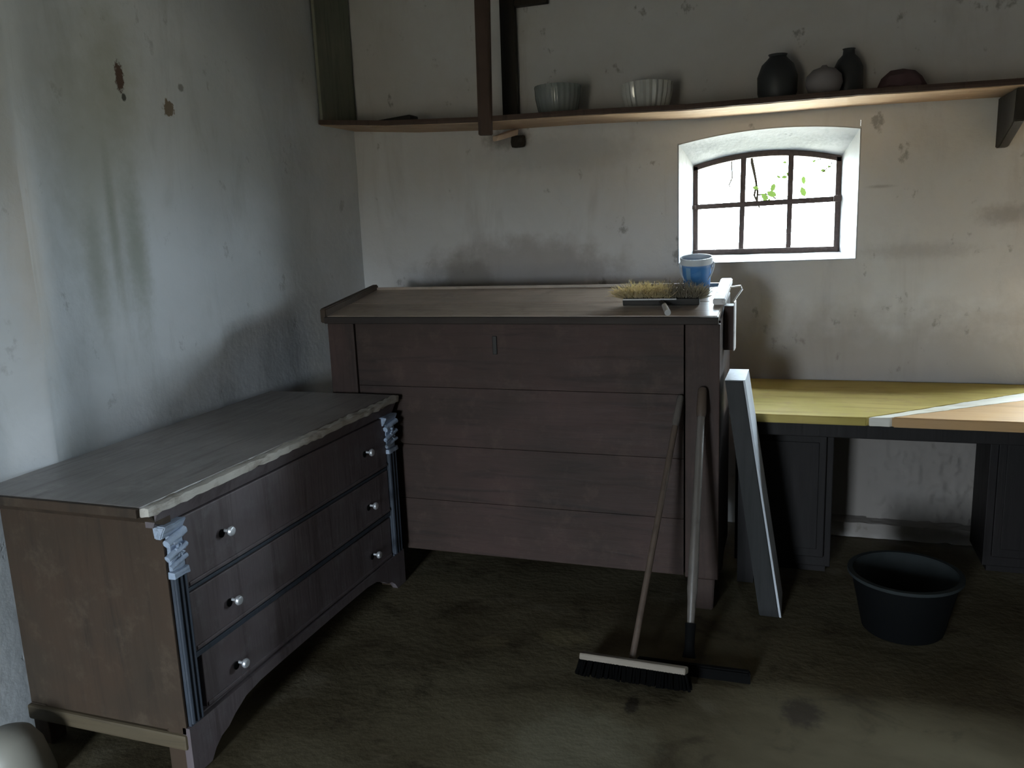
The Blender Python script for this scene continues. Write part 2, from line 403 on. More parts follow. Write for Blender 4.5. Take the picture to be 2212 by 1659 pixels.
def back_wall():
    bm = BM()
    ys = (YB,)
    def q(x0, x1, za0, za1, zb0, zb1):
        n = max(1, int((x1 - x0) / 0.08)); m = max(1, int((zb0 - za0) / 0.08))
        g = {}
        for i in range(n + 1):
            for j in range(m + 1):
                s = i / n; t = j / m
                x = x0 + (x1 - x0) * s
                z = (za0 + (za1 - za0) * s) * (1 - t) + (zb0 + (zb1 - zb0) * s) * t
                g[i, j] = bm.verts.new((x, YB, z))
        for i in range(n):
            for j in range(m): bm.faces.new((g[i, j], g[i + 1, j], g[i + 1, j + 1], g[i, j + 1]))
    q(XL - 0.1, W1[0], 0, 0, ZC, ZC)
    q(W1[1], W2[0], 0, 0, ZC, ZC)
    q(W2[1], XR + 0.1, 0, 0, ZC, ZC)
    q(W1[0], W1[1], 0, 0, 1.364, 1.371)
    N = 14
    for k in range(N):
        a = W1[0] + (W1[1] - W1[0]) * k / N; b = W1[0] + (W1[1] - W1[0]) * (k + 1) / N
        q(a, b, arch1(a), arch1(b), ZC, ZC)
    q(W2[0], W2[1], 0, 0, W2S, W2S); q(W2[0], W2[1], W2T, W2T, ZC, ZC)
    bmesh.ops.remove_doubles(bm, verts=bm.verts, dist=0.0005)
    for v in bm.verts:   # the plaster swells a little in and out
        near1 = (W1[0] - 0.02 < v.co.x < W1[1] + 0.02 and 1.34 < v.co.z < 2.02)
        k = 0.15 if near1 else 1.0
        v.co.y += k * 0.010 * noise.noise(Vector((v.co.x * 1.7, 3.1, v.co.z * 1.7))) + k * 0.003 * noise.noise(Vector((v.co.x * 7, 9, v.co.z * 7)))
    # the wall's thickness behind the plaster
    for (x0, x1, z0, z1) in ((XL - 0.4, W1[0] - 0.02, 0, ZC), (W1[1] + 0.02, W2[0] - 0.0, 0, ZC), (W2[1], XR + 0.4, 0, ZC),
                             (W1[0] - 0.02, W1[1] + 0.02, 0, 1.34), (W1[0] - 0.02, W1[1] + 0.02, 2.03, ZC), (W2[0], W2[1], 0, W2S), (W2[0], W2[1], W2T, ZC)):
        box(bm, x0, x1, YB + 0.03, YB + TH, z0, z1)
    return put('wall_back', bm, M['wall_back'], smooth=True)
structure(back_wall(), 'grimy grey lime-plastered back wall with a small arched window')

def left_wall():
    bm = BM()
    y0, y1 = YR - 0.1, YB + 0.02
    ysn = [y0 + (1.7 - y0) * i / 40 for i in range(40)] + [1.7 + (2.5 - 1.7) * i / 50 for i in range(50)] + [2.5 + (y1 - 2.5) * i / 30 for i in range(31)]
    zn = [ZC * i / 40 for i in range(41)]
    g = []
    for y in ysn:
        row = []
        for z in zn:
            lean = 0.030 * (z - 1.4)          # the edge of the thicker wall runs slightly off plumb
            e = 2.035 + lean * 0.5
            if y < e: d = 0.066 - 0.050 * min(1, (e - y) / 0.14)
            else:
                t = min(1, (y - e) / 0.13); d = 0.066 * (1 - t) ** 1.4
            d += 0.010 * noise.noise(Vector((1.1, y * 1.6, z * 1.3))) + 0.003 * noise.noise(Vector((4.1, y * 7, z * 5)))
            row.append(bm.verts.new((XL + d, y, z)))
        g.append(row)
    for a, b in zip(g, g[1:]):
        for j in range(40): bm.faces.new((a[j], b[j], b[j + 1], a[j + 1]))
    box(bm, XL - 0.4, XL - 0.02, YR - 0.3, YB + TH, 0, ZC)
    return put('wall_left', bm, M['wall_left'], smooth=True)
structure(left_wall(), 'pale grey plastered left wall with greenish damp streaks')

bm = BM()
n = 60
g = {}
for i in range(n + 1):
    for j in range(n + 1):
        x = XL - 0.3 + (XR - XL + 0.6) * i / n; y = YR - 0.3 + (YB + 0.3 - YR + 0.3) * j / n
        g[i, j] = bm.verts.new((x, y, -0.004 + 0.004 * noise.noise(Vector((x * 2.1, y * 2.1, 0)))))
for i in range(n):
    for j in range(n): bm.faces.new((g[i, j], g[i + 1, j], g[i + 1, j + 1], g[i, j + 1]))
box(bm, XL - 0.4, XR + 0.4, YR - 0.4, YB + TH, -0.25, -0.03)
structure(put('floor', bm, M['floor'], smooth=True), 'uneven brown trodden floor')
structure(put('ceiling', Bx(XL - 0.4, XR + 0.4, YR - 0.3, YB + TH, ZC, ZC + 0.2), M['chest_x']), 'dull ceiling')
structure(put('wall_right', Bx(XR, XR + 0.3, YR - 0.3, YB + TH, 0, ZC), M['plaster_dim']), 'dull right wall')
b = Bx(-0.70, XR + 0.4, YR - 0.3, YR, 0, ZC); box(b, XL - 0.4, -1.60, YR - 0.3, YR, 0, ZC); box(b, -1.60, -0.70, YR - 0.3, YR, 1.74, ZC)
structure(put('wall_rear', b, M['plaster_dim']), 'dull wall behind the viewpoint with an unseen doorway sized for the fill light')
d_ = structure(put('fill_trim_door', Bx(-0.92, -0.695, YR - 0.12, YR - 0.08, 0.01, 1.745), M['chest_z'], origin=(-0.7, YR - 0.1, 0)), 'unseen plank door added to narrow the light from the doorway')  # unseen leaf added to cut down the fill from behind
put('door_handle', Bx(-0.90, -0.87, YR - 0.08, YR - 0.04, 1.0, 1.12, bev=0.004), M['metal_dark'], d_)
structure(put('ground', Bx(-60, 60, -90, YR - 0.31, -0.2, -0.05), M['outside']), 'ground outside the doorway')

# splayed, limewashed reveal of the small window
def reveal1():
    bm = BM()
    N = 28
    outer = []; inner = []; far = []
    def ring(X, sillz, top, y):
        pts = []
        for k in range(N + 1):
            x = X[0] + (X[1] - X[0]) * k / N; pts.append((x, y, top(x)))
        for k in range(1, 12): pts.append((X[1], y, top(X[1]) + (sillz(X[1]) - top(X[1])) * k / 12))
        for k in range(N + 1):
            x = X[1] + (X[0] - X[1]) * k / N; pts.append((x, y, sillz(x)))
        for k in range(1, 12): pts.append((X[0], y, sillz(X[0]) + (top(X[0]) - sillz(X[0])) * k / 12))
        return pts
    so = lambda x: 1.364 + 0.007 * (x + 0.59) / 0.83
    si = lambda x: 1.400
    a = ring(W1, so, arch1, YB - 0.006)
    m = ring((W1[0] + 0.006, W1[1] - 0.006), lambda x: so(x) + 0.004, lambda x: arch1(min(max(x, W1[0]), W1[1])) - 0.006, YB + 0.012)
    b = ring(I1, si, inner1, YB + 0.18)
    c2 = ring((W1[0] - 0.02, W1[1] + 0.02), lambda x: 1.33, lambda x: arch1(min(max(x, W1[0]), W1[1])) + 0.02, YB + TH + 0.005)
    e = ring((W1[0] - 0.012, W1[1] + 0.010), lambda x: so(x) - 0.008, lambda x: arch1(min(max(x, W1[0]), W1[1])) + 0.010, YB + 0.004)
    mids = []
    for s in (0.25, 0.5, 0.75):
        mids.append([tuple(m[i][k] * (1 - s) + b[i][k] * s for k in range(3)) for i in range(len(a))])
    rings = [[bm.verts.new(p_) for p_ in r] for r in [e, a, m] + mids + [b, c2]]
    L = len(a)
    for r, s in zip(rings, rings[1:]):
        for k in range(L): bm.faces.new((r[k], r[(k + 1) % L], s[(k + 1) % L], s[k]))
    for r in rings[3:6]:
        for v in r: v.co += Vector((1, 1, 1)) * 0.004 * noise.noise(v.co * 9)
    return bm
structure(put('trim_1', reveal1(), M['white_lime'], smooth=True), 'white limewashed splayed reveal around the small arched window')

# the iron window frame (the thing) with glazing bars and panes
YF = YB + 0.18
bm = BM()
N = 24
for k in range(N):   # arched head
    a = I1[0] + (I1[1] - I1[0]) * k / N; b = I1[0] + (I1[1] - I1[0]) * (k + 1) / N
    ta, tb = inner1(a) + 0.004, inner1(b) + 0.004
    hexa(bm, [(a, YF - 0.012, ta - 0.026), (b, YF - 0.012, tb - 0.026), (b, YF + 0.03, tb - 0.026), (a, YF + 0.03, ta - 0.026),
              (a, YF - 0.012, ta), (b, YF - 0.012, tb), (b, YF + 0.03, tb), (a, YF + 0.03, ta)])
box(bm, I1[0] - 0.004, I1[0] + 0.020, YF - 0.012, YF + 0.03, 1.392, 1.848, 0.002)
box(bm, I1[1] - 0.022, I1[1] + 0.004, YF - 0.012, YF + 0.03, 1.392, 1.856, 0.002)
box(bm, I1[0], I1[1], YF - 0.020, YF + 0.03, 1.386, 1.424, 0.004)
box(bm, I1[1] - 0.030, I1[1] + 0.006, YF - 0.026, YF + 0.012, 1.640, 1.672, 0.005)
box(bm, I1[0] - 0.008, I1[0] + 0.012, YF - 0.024, YF + 0.012, 1.632, 1.652, 0.004)
win = structure(put('window_1', bm, M['iron'], smooth=True, origin=(-0.18, YF, 1.40)), 'rusty iron-framed arched window of six panes in the back wall')
MX = (-0.298, -0.066)
for x, xt in zip(MX, (-0.290, -0.062)):
    b = BM()
    hexa(b, [(x - 0.012, YF - 0.010, 1.41), (x + 0.012, YF - 0.010, 1.41), (x + 0.012, YF + 0.014, 1.41), (x - 0.012, YF + 0.014, 1.41),
             (xt - 0.0135, YF - 0.010, inner1(xt) - 0.01), (xt + 0.0135, YF - 0.010, inner1(xt) - 0.01), (xt + 0.0135, YF + 0.014, inner1(xt) - 0.01), (xt - 0.0135, YF + 0.014, inner1(xt) - 0.01)], 0.002)
    put('glazing_bar', b, M['iron'], win)
b = BM()
hexa(b, [(I1[0], YF - 0.014, 1.630), (I1[1], YF - 0.014, 1.641), (I1[1], YF + 0.014, 1.641), (I1[0], YF + 0.014, 1.630),
         (I1[0], YF - 0.014, 1.656), (I1[1], YF - 0.014, 1.668), (I1[1], YF + 0.014, 1.668), (I1[0], YF + 0.014, 1.656)], 0.002)
put('glazing_bar', b, M['iron'], win)
xs = [I1[0] + 0.012, -0.296, -0.064, I1[1] - 0.012]
for i in range(3):
    a, c_ = xs[i], xs[i + 1]
    b = BM(); box(b, a, c_, YF + 0.016, YF + 0.019, 1.42, 1.648); put('pane', b, M['glass'], win)
    b = BM()
    n_ = 6; top = [(a + (c_ - a) * k / n_, inner1(a + (c_ - a) * k / n_) - 0.006) for k in range(n_ + 1)]
    prism(b, [(a, 1.652), (c_, 1.652)] + top[::-1], 1, YF + 0.016, YF + 0.019); put('pane', b, M['glass'], win)

# second opening of the back wall, just beyond the right edge of the photograph: the source of the light on the bench
b = BM()
for x0, x1, z0, z1 in ((W2[0], W2[0] + 0.03, W2S, W2T), (W2[1] - 0.03, W2[1], W2S, W2T), (W2[0] + 0.03, W2[1] - 0.03, W2S, W2S + 0.03), (W2[0] + 0.03, W2[1] - 0.03, W2T - 0.03, W2T)):
    box(b, x0, x1, YB + 0.20, YB + 0.24, z0, z1, 0.003)
win2 = structure(put('window_2', b, M['iron'], origin=(1.62, YB + 0.22, W2S)), 'iron-framed window beyond the bench')
put('glazing_bar', Bx(1.537, 1.553, YB + 0.20, YB + 0.23, W2S, W2T), M['iron'], win2)
put('pane', Bx(W2[0] + 0.02, 1.54, YB + 0.222, YB + 0.225, W2S + 0.02, W2T - 0.02), M['glass'], win2)
put('pane', Bx(1.55, W2[1] - 0.02, YB + 0.222, YB + 0.225, W2S + 0.02, W2T - 0.02), M['glass'], win2)

# rough plaster kerb along the foot of the back wall under the bench
bm = BM()
nx, ny = 60, 14
g = {}
for i in range(nx + 1):
    for j in range(ny + 1):
        x = 0.10 + 0.80 * i / nx; t = j / ny
        if t < 0.5: y = YB - 0.075; z = 0.075 * t / 0.5
        else: y = YB - 0.075 * (1 - (t - 0.5) / 0.5); z = 0.075 + 0.02 * (t - 0.5)
        k = 0.3 + 0.7 * (i / nx)
        y -= k * 0.012 * noise.noise(Vector((x * 14, t * 5, 2))); z += k * 0.010 * noise.noise(Vector((x * 18, t * 6, 8)))
        g[i, j] = bm.verts.new((x, y, max(z, 0)))
for i in range(nx):
    for j in range(ny): bm.faces.new((g[i, j], g[i + 1, j], g[i + 1, j + 1], g[i, j + 1]))
structure(put('baseboard_back', bm, M['wall_back'], smooth=True), 'crumbling plaster kerb at the foot of the back wall')

bm = BM(); g = {}; nx, ny = 70, 90
for i in range(nx + 1):
    for j in range(ny + 1):
        u = i / nx; t = j / ny; x = 0.34 + 0.62 * u; z = 0.06 + 0.70 * t
        k = min(1, u * 2.2) * (1 - 0.55 * t)
        q = noise.noise(Vector((x * 16, z * 11, 1))) + 0.6 * noise.noise(Vector((x * 38, z * 26, 4)))
        y = YB - 0.010 - 0.016 * k * max(-0.4, q) - (0.004 if q > 0.2 else 0)
        g[i, j] = bm.verts.new((x, min(y, YB + 0.0), z))
for i in range(nx):
    for j in range(ny): bm.faces.new((g[i, j], g[i + 1, j], g[i + 1, j + 1], g[i, j + 1]))
structure(put('trim_2', bm, M['wall_back'], smooth=True), 'rough flaking plaster low on the back wall under the bench')

# ------------------------------------------------------------------ feed chest with sloping lid
FX0, FX1, FY0, FY1 = -2.020, -0.289, 3.247, 3.740
def lz(y): return 1.220 + (y - 3.247) * 0.16
fc = thing('feed_chest', 'tall dark brown wooden feed chest with sloping plank lid below the window', 'chest', (-1.15, 3.49, 0))
def front_board(z0, z1, x0=-1.885, x1=-0.425):
    b = BM(); box(b, x0 + 0.003, x1 - 0.003, FY0 + 0.006, FY0 + 0.03, z0 + 0.0008, z1 - 0.0008, 0.0015); return b
for z0, z1 in ((0.140, 0.385), (0.385, 0.640), (0.640, 0.905), (0.905, 1.186)):
    put('front_board', front_board(z0, z1), M['chest_x'], fc)
for x0, x1 in ((FX0, -1.888), (-0.422, FX1)):
    put('stile', Bx(x0, x1, FY0, FY0 + 0.045, 0.136, 1.188, bev=0.004), M['chest_z'], fc)
b = BM(); prism(b, [(FY0 + 0.045, 0.14), (FY1, 0.14), (FY1, lz(FY1) - 0.032), (FY0 + 0.045, lz(FY0 + 0.045) - 0.032)], 0, FX1 - 0.028, FX1 - 0.002, 0.002)
put('side_panel', b, M['chest_z'], fc)
b = BM(); prism(b, [(FY0 + 0.045, 0.14), (FY1, 0.14), (FY1, lz(FY1) - 0.032), (FY0 + 0.045, lz(FY0 + 0.045) - 0.032)], 0, FX0 + 0.002, FX0 + 0.028, 0.002)
put('side_panel', b, M['chest_z'], fc)
put('back_panel', Bx(FX0 + 0.028, FX1 - 0.028, FY1 - 0.025, FY1, 0.14, 1.26), M['chest_x'], fc)
put('bottom_board', Bx(FX0 + 0.03, FX1 - 0.03, FY0 + 0.035, FY1 - 0.028, 0.142, 0.165), M['chest_x'], fc)
for x0, x1 in ((-0.405, -0.303), (-2.01, -1.90)):
    for y0 in (FY0 + 0.004, FY1 - 0.09):
        b = BM(); hexa(b, [(x0 + 0.006, y0, 0), (x1 - 0.006, y0, 0), (x1 - 0.006, y0 + 0.07, 0), (x0 + 0.006, y0 + 0.07, 0), (x0, y0, 0.137), (x1, y0, 0.137), (x1, y0 + 0.08, 0.137), (x0, y0 + 0.08, 0.137)], 0.004)
        put('leg', b, M['chest_z'], fc)
lid = put('lid', (lambda b: (hexa(b, [(FX0 + 0.02, 3.30, lz(3.30) - 0.034), (FX1 - 0.03, 3.30, lz(3.30) - 0.034), (FX1 - 0.03, FY1 - 0.03, lz(FY1 - 0.03) - 0.034), (FX0 + 0.02, FY1 - 0.03, lz(FY1 - 0.03) - 0.034),
      (FX0 + 0.02, 3.30, lz(3.30) - 0.026), (FX1 - 0.03, 3.30, lz(3.30) - 0.026), (FX1 - 0.03, FY1 - 0.03, lz(FY1 - 0.03) - 0.026), (FX0 + 0.02, FY1 - 0.03, lz(FY1 - 0.03) - 0.026)]), b)[1])(BM()), M['chest_x'], fc)
def lid_board(y0, y1, x0=FX0 - 0.002, x1=-0.296, t=0.026, dz=0.0):
    b = BM()
    hexa(b, [(x0, y0, lz(y0) - t), (x1, y0, lz(y0) - t), (x1, y1, lz(y1) - t), (x0, y1, lz(y1) - t),
             (x0, y0, lz(y0) + dz), (x1, y0, lz(y0) + dz), (x1, y1, lz(y1) + dz), (x0, y1, lz(y1) + dz)], 0.004)
    subdiv_long(b, 0.09); roughen(b, 0.0012, 9)
    return b
put('lid_board', lid_board(FY0 - 0.004, 3.462), M['lid'], lid)
put('front_lip', Bx(FX0 - 0.004, -0.294, FY0 - 0.020, FY0 - 0.0045, 1.187, 1.2175, bev=0.004), M['chest_lip'], lid)
put('lid_board', lid_board(3.466, 3.728, dz=-0.001), M['lid'], lid)
# rail across the back and batten on the left end
b = BM(); hexa(b, [(-2.03, 3.728, lz(3.728) - 0.02), (-0.33, 3.728, lz(3.728) - 0.02), (-0.33, 3.752, lz(3.752) - 0.02), (-2.03, 3.752, lz(3.752) - 0.02),
                   (-2.03, 3.728, lz(3.728) + 0.010), (-0.33, 3.728, lz(3.728) + 0.010), (-0.33, 3.752, lz(3.752) + 0.006), (-2.03, 3.752, lz(3.752) + 0.006)], 0.003)
put('back_rail', b, M['lid'], fc)
b = BM(); hexa(b, [(-2.048, 3.236, lz(3.236) - 0.03), (-2.016, 3.236, lz(3.236) - 0.03), (-2.016, 3.745, lz(3.745) - 0.03), (-2.048, 3.745, lz(3.745) - 0.03),
                   (-2.048, 3.236, lz(3.236) + 0.036), (-2.016, 3.236, lz(3.236) + 0.036), (-2.016, 3.745, lz(3.745) + 0.022), (-2.048, 3.745, lz(3.745) + 0.022)], 0.005)
put('end_batten', b, M['dresser_side'], fc)
# pale board fixed to the right end, standing above the lid
b = BM(); hexa(b, [(-0.333, 3.40, lz(3.40) + 0.001), (-0.283, 3.40, lz(3.40) + 0.001), (-0.283, 3.755, lz(3.755) + 0.001), (-0.333, 3.755, lz(3.755) + 0.001),
                   (-0.333, 3.40, lz(3.40) + 0.026), (-0.283, 3.40, lz(3.40) + 0.026), (-0.283, 3.755, lz(3.755) + 0.026), (-0.333, 3.755, lz(3.755) + 0.026)], 0.004)
o = put('end_board', b, M['pale_board'], fc); o['label'] = 'whitish weathered end board'
put('end_post', Bx(-0.2885, -0.252, 3.405, 3.50, 1.062, lz(3.405) - 0.004, bev=0.003), M['chest_z'], fc)
o = put('lit_end_strip', Bx(-0.2515, -0.2475, 3.410, 3.495, 1.058, lz(3.405) + 0.010, bev=0.001), M['pale_board'], fc); o['label'] = 'right side of the end post, window light put in as a pale strip'  # thin pale strip: daylight on the post's right side put into colour
b = BM(); tube(b, [(-0.29, 3.62, 1.296), (-0.243, 3.66, 1.300), (-0.236, 3.66, 1.285), (-0.27, 3.62, 1.235)], 0.004, 8); put('metal_stay', b, M['metal'], fc, True)
# keyhole plate
b = BM(); box(b, -1.228, -1.208, FY0 - 0.001, FY0 + 0.008, 1.055, 1.135, 0.004); put('keyhole_plate', b, M['metal_dark'], fc)

# ------------------------------------------------------------------ chest of drawers
DX0, DX1, DY0, DY1, DT = -2.322, -1.692, 1.775, 3.195, 0.868
dr = thing('chest_of_drawers', 'old three-drawer wooden chest of drawers with carved corner against the left wall', 'chest of drawers', (-2.02, 2.48, 0))
# top slab
b = BM(); box(b, DX0 - 0.01, DX1 - 0.008, 1.705, DY1 + 0.02, 0.846, 0.874, 0.004); subdiv_long(b, 0.1); roughen(b, 0.0015, 7)
put('top', b, M['dresser_top'], dr)
put('side_edge', Bx(DX0 - 0.01, DX1 - 0.008, 1.690, 1.7035, 0.845, 0.873, bev=0.004), M['dresser_side'], dr)
b = BM(); box(b, DX1 - 0.008, DX1 + 0.026, 1.702, DY1 + 0.02, 0.846, 0.872, 0.006); subdiv_long(b, 0.02); roughen(b, 0.006, 42, 3)
o = put('front_edge', b, M['dresser_edge'], dr, True); o['label'] = 'pale worn and chipped front edge of the top'
b = BM(); prism(b, [(1.715, 0.846), (1.745, 0.812), (1.772, 0.800), (1.80, 0.800), (1.80, 0.846)], 0, DX0, DX1 + 0.005)
put('side_moulding', b, M['dresser_side'], dr)
b = BM(); prism(b, [(DX1 + 0.018, 0.846), (DX1 + 0.006, 0.822), (DX1 - 0.004, 0.800), (DX1 - 0.03, 0.800), (DX1 - 0.03, 0.846)], 1, 1.74, DY1)
put('front_moulding', b, M['dresser_front'], dr)
# carcass
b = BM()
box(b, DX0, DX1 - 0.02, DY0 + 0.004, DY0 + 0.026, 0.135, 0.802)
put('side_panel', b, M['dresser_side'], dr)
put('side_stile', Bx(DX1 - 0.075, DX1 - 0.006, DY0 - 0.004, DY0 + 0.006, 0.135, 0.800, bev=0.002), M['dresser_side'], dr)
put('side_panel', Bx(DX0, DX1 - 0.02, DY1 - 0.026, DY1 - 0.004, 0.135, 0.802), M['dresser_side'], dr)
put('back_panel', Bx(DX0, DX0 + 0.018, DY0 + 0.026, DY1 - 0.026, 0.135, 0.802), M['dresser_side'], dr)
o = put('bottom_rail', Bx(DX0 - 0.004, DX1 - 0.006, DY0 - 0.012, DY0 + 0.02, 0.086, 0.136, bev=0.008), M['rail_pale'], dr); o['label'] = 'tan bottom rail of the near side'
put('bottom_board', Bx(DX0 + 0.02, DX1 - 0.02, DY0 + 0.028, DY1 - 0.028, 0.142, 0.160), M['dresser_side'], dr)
# corner pilasters
def pilaster(y0, y1):
    b = BM()
    box(b, DX1 - 0.05, DX1 + 0.004, y0, y1, 0.150, 0.640, 0.003)
    for k in range(3):
        yy = y0 + (y1 - y0) * (k + 0.5) / 3
        tube(b, [(DX1 + 0.004, yy, 0.165), (DX1 + 0.004, yy, 0.635)], (y1 - y0) / 7.5, 8)
    o = put('pilaster', b, M['pilaster'], dr, True); o['label'] = 'bluish fluted corner strip'
    b = BM()   # carved capital: scrolls and leaves
    ym = (y0 + y1) / 2
    box(b, DX1 - 0.03, DX1 + 0.018, y0 - 0.006, y1 + 0.004, 0.632, 0.652, 0.004)
    box(b, DX1 - 0.03, DX1 + 0.006, y0, y1, 0.652, 0.785, 0.003)
    prism(b, [(DX1 + 0.005, 0.760), (DX1 + 0.026, 0.800), (DX1 - 0.02, 0.800), (DX1 - 0.02, 0.760)], 1, y0 - 0.030, y1 + 0.004, 0.003)
    tube(b, [(DX1 + 0.012, y0 - 0.018, 0.745), (DX1 + 0.016, y1, 0.765)], 0.012, 10)
    tube(b, [(DX1 + 0.012, y0 - 0.022, 0.700), (DX1 + 0.015, y1, 0.722)], 0.010, 10)
    tube(b, [(DX1 + 0.010, y0 - 0.012, 0.668), (DX1 + 0.014, y1, 0.686)], 0.008, 10)
    for k in range(9):
        a = 2 * PI * k / 9
        tube(b, [(DX1 + 0.012, ym, 0.712), (DX1 + 0.018, ym + 0.020 * math.cos(a), 0.712 + 0.020 * math.sin(a))], [0.006, 0.004], 6)
    lathe(b, [(0, 0), (0.008, 0.004), (0.010, 0.010), (0, 0.018)], (DX1 + 0.02, ym - 0.02, 0.735), 10)
    subdiv_long(b, 0.02); roughen(b, 0.003, 60, 5)
    o = put('capital', b, M['capital'], dr, True); o['label'] = 'carved pale blue capital at the corner'
pilaster(DY0 + 0.008, DY0 + 0.062)
pilaster(DY1 - 0.085, DY1 - 0.010)
def knob(par, y, z, x=0.0):
    b = BM()
    prof = [(0, 0.0), (0.005, 0.0), (0.005, 0.014), (0.013, 0.020), (0.016, 0.027), (0.013, 0.033), (0.006, 0.035), (0, 0.033)]
    lathe(b, prof, (0, 0, 0), 20)
    bmesh.ops.rotate(b, verts=b.verts, cent=(0, 0, 0), matrix=Matrix.Rotation(PI / 2, 3, 'Y'))
    bmesh.ops.translate(b, verts=b.verts, vec=(DX1 + 0.004 + x, y, z))
    put('knob', b, M['metal'], par, True)
    b = BM(); lathe(b, [(0, 0), (0.013, 0), (0.013, 0.003), (0, 0.003)], (0, 0, 0), 20)
    bmesh.ops.rotate(b, verts=b.verts, cent=(0, 0, 0), matrix=Matrix.Rotation(PI / 2, 3, 'Y'))
    bmesh.ops.translate(b, verts=b.verts, vec=(DX1 + 0.002 + x, y - 0.012, z - 0.006))
    put('knob_plate_shadow', b, M['black'], par)  # off-centre black disc: backplate with the knob's shadow painted in
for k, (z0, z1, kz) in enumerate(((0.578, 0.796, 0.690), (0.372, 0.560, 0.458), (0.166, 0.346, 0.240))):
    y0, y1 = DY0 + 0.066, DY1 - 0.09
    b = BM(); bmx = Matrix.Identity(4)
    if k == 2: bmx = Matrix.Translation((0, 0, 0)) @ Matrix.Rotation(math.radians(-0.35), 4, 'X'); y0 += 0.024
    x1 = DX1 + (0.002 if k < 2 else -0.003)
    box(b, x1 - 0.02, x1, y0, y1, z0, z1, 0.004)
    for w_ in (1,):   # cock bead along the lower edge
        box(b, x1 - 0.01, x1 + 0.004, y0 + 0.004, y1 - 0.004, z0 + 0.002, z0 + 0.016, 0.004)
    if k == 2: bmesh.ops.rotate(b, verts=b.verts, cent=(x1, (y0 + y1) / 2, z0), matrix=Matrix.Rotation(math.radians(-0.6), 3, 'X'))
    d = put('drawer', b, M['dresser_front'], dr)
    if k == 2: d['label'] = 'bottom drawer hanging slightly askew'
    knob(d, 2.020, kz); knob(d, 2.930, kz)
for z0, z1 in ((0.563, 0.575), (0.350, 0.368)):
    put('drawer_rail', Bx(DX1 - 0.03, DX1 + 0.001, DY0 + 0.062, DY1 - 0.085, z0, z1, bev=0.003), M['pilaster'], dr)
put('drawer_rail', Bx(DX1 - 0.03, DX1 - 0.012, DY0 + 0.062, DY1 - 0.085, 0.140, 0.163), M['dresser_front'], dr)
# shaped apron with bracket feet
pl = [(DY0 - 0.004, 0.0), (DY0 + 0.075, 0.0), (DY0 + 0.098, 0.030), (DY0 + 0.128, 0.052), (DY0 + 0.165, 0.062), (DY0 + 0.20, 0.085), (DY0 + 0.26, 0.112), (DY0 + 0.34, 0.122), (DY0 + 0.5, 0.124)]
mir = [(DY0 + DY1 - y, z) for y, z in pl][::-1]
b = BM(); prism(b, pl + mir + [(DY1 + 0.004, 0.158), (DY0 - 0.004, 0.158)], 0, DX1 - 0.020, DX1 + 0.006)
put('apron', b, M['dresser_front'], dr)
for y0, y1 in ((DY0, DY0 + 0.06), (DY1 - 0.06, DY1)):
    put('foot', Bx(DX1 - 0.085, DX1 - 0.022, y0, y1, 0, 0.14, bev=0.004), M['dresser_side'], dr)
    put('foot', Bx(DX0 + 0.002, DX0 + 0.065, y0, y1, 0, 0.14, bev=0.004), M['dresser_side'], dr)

# ------------------------------------------------------------------ workbench at the right
BZ = 0.780
wb = thing('workbench', 'yellowish plank workbench along the back wall below the small window', 'workbench', (0.5, 3.9, 0))
b = BM(); prism(b, [(-0.262, 3.50), (0.262, 3.505), (1.16, 4.285), (-0.262, 4.285)], 2, BZ - 0.035, BZ, 0.004); subdiv_long(b, 0.12); roughen(b, 0.0015, 8)
put('top_board', b, M['bench'], wb)
b = BM(); prism(b, [(0.352, 3.498), (1.95, 3.485), (1.95, 4.285), (1.406, 4.285)], 2, BZ - 0.035, BZ + 0.006, 0.004); subdiv_long(b, 0.12); roughen(b, 0.0015, 8)
o = put('top_board', b, M['bench_front'], wb); o['label'] = 'orange-brown front board of the bench top'
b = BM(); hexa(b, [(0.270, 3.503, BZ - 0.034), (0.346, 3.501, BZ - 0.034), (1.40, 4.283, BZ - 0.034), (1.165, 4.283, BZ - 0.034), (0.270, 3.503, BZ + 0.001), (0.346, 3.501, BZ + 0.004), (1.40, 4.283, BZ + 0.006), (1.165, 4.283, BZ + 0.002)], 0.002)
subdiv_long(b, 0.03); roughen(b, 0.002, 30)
o = put('joint_light_strip', b, M['bench_lit'], wb); o['label'] = 'pale strip along the slanting joint, window light put into its colour'  # band of window light across the bench, put in as a pale wedge
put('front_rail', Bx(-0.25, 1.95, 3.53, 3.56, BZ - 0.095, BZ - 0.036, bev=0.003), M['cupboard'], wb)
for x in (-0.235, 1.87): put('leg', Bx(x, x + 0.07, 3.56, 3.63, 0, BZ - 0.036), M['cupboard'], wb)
# dark cupboards under the bench
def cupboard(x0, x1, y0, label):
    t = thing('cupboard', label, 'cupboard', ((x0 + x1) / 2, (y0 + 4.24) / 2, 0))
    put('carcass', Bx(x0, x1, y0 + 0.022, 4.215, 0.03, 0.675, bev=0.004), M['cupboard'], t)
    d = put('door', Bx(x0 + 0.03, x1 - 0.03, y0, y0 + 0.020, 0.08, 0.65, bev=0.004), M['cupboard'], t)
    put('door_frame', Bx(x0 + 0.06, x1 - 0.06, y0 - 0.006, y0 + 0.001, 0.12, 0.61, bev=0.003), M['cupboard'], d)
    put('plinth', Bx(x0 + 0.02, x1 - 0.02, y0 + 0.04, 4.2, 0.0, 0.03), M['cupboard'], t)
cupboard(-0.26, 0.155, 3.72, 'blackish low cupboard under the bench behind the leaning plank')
cupboard(0.79, 1.50, 3.90, 'blackish low cupboard under the bench at the far right behind the tub')

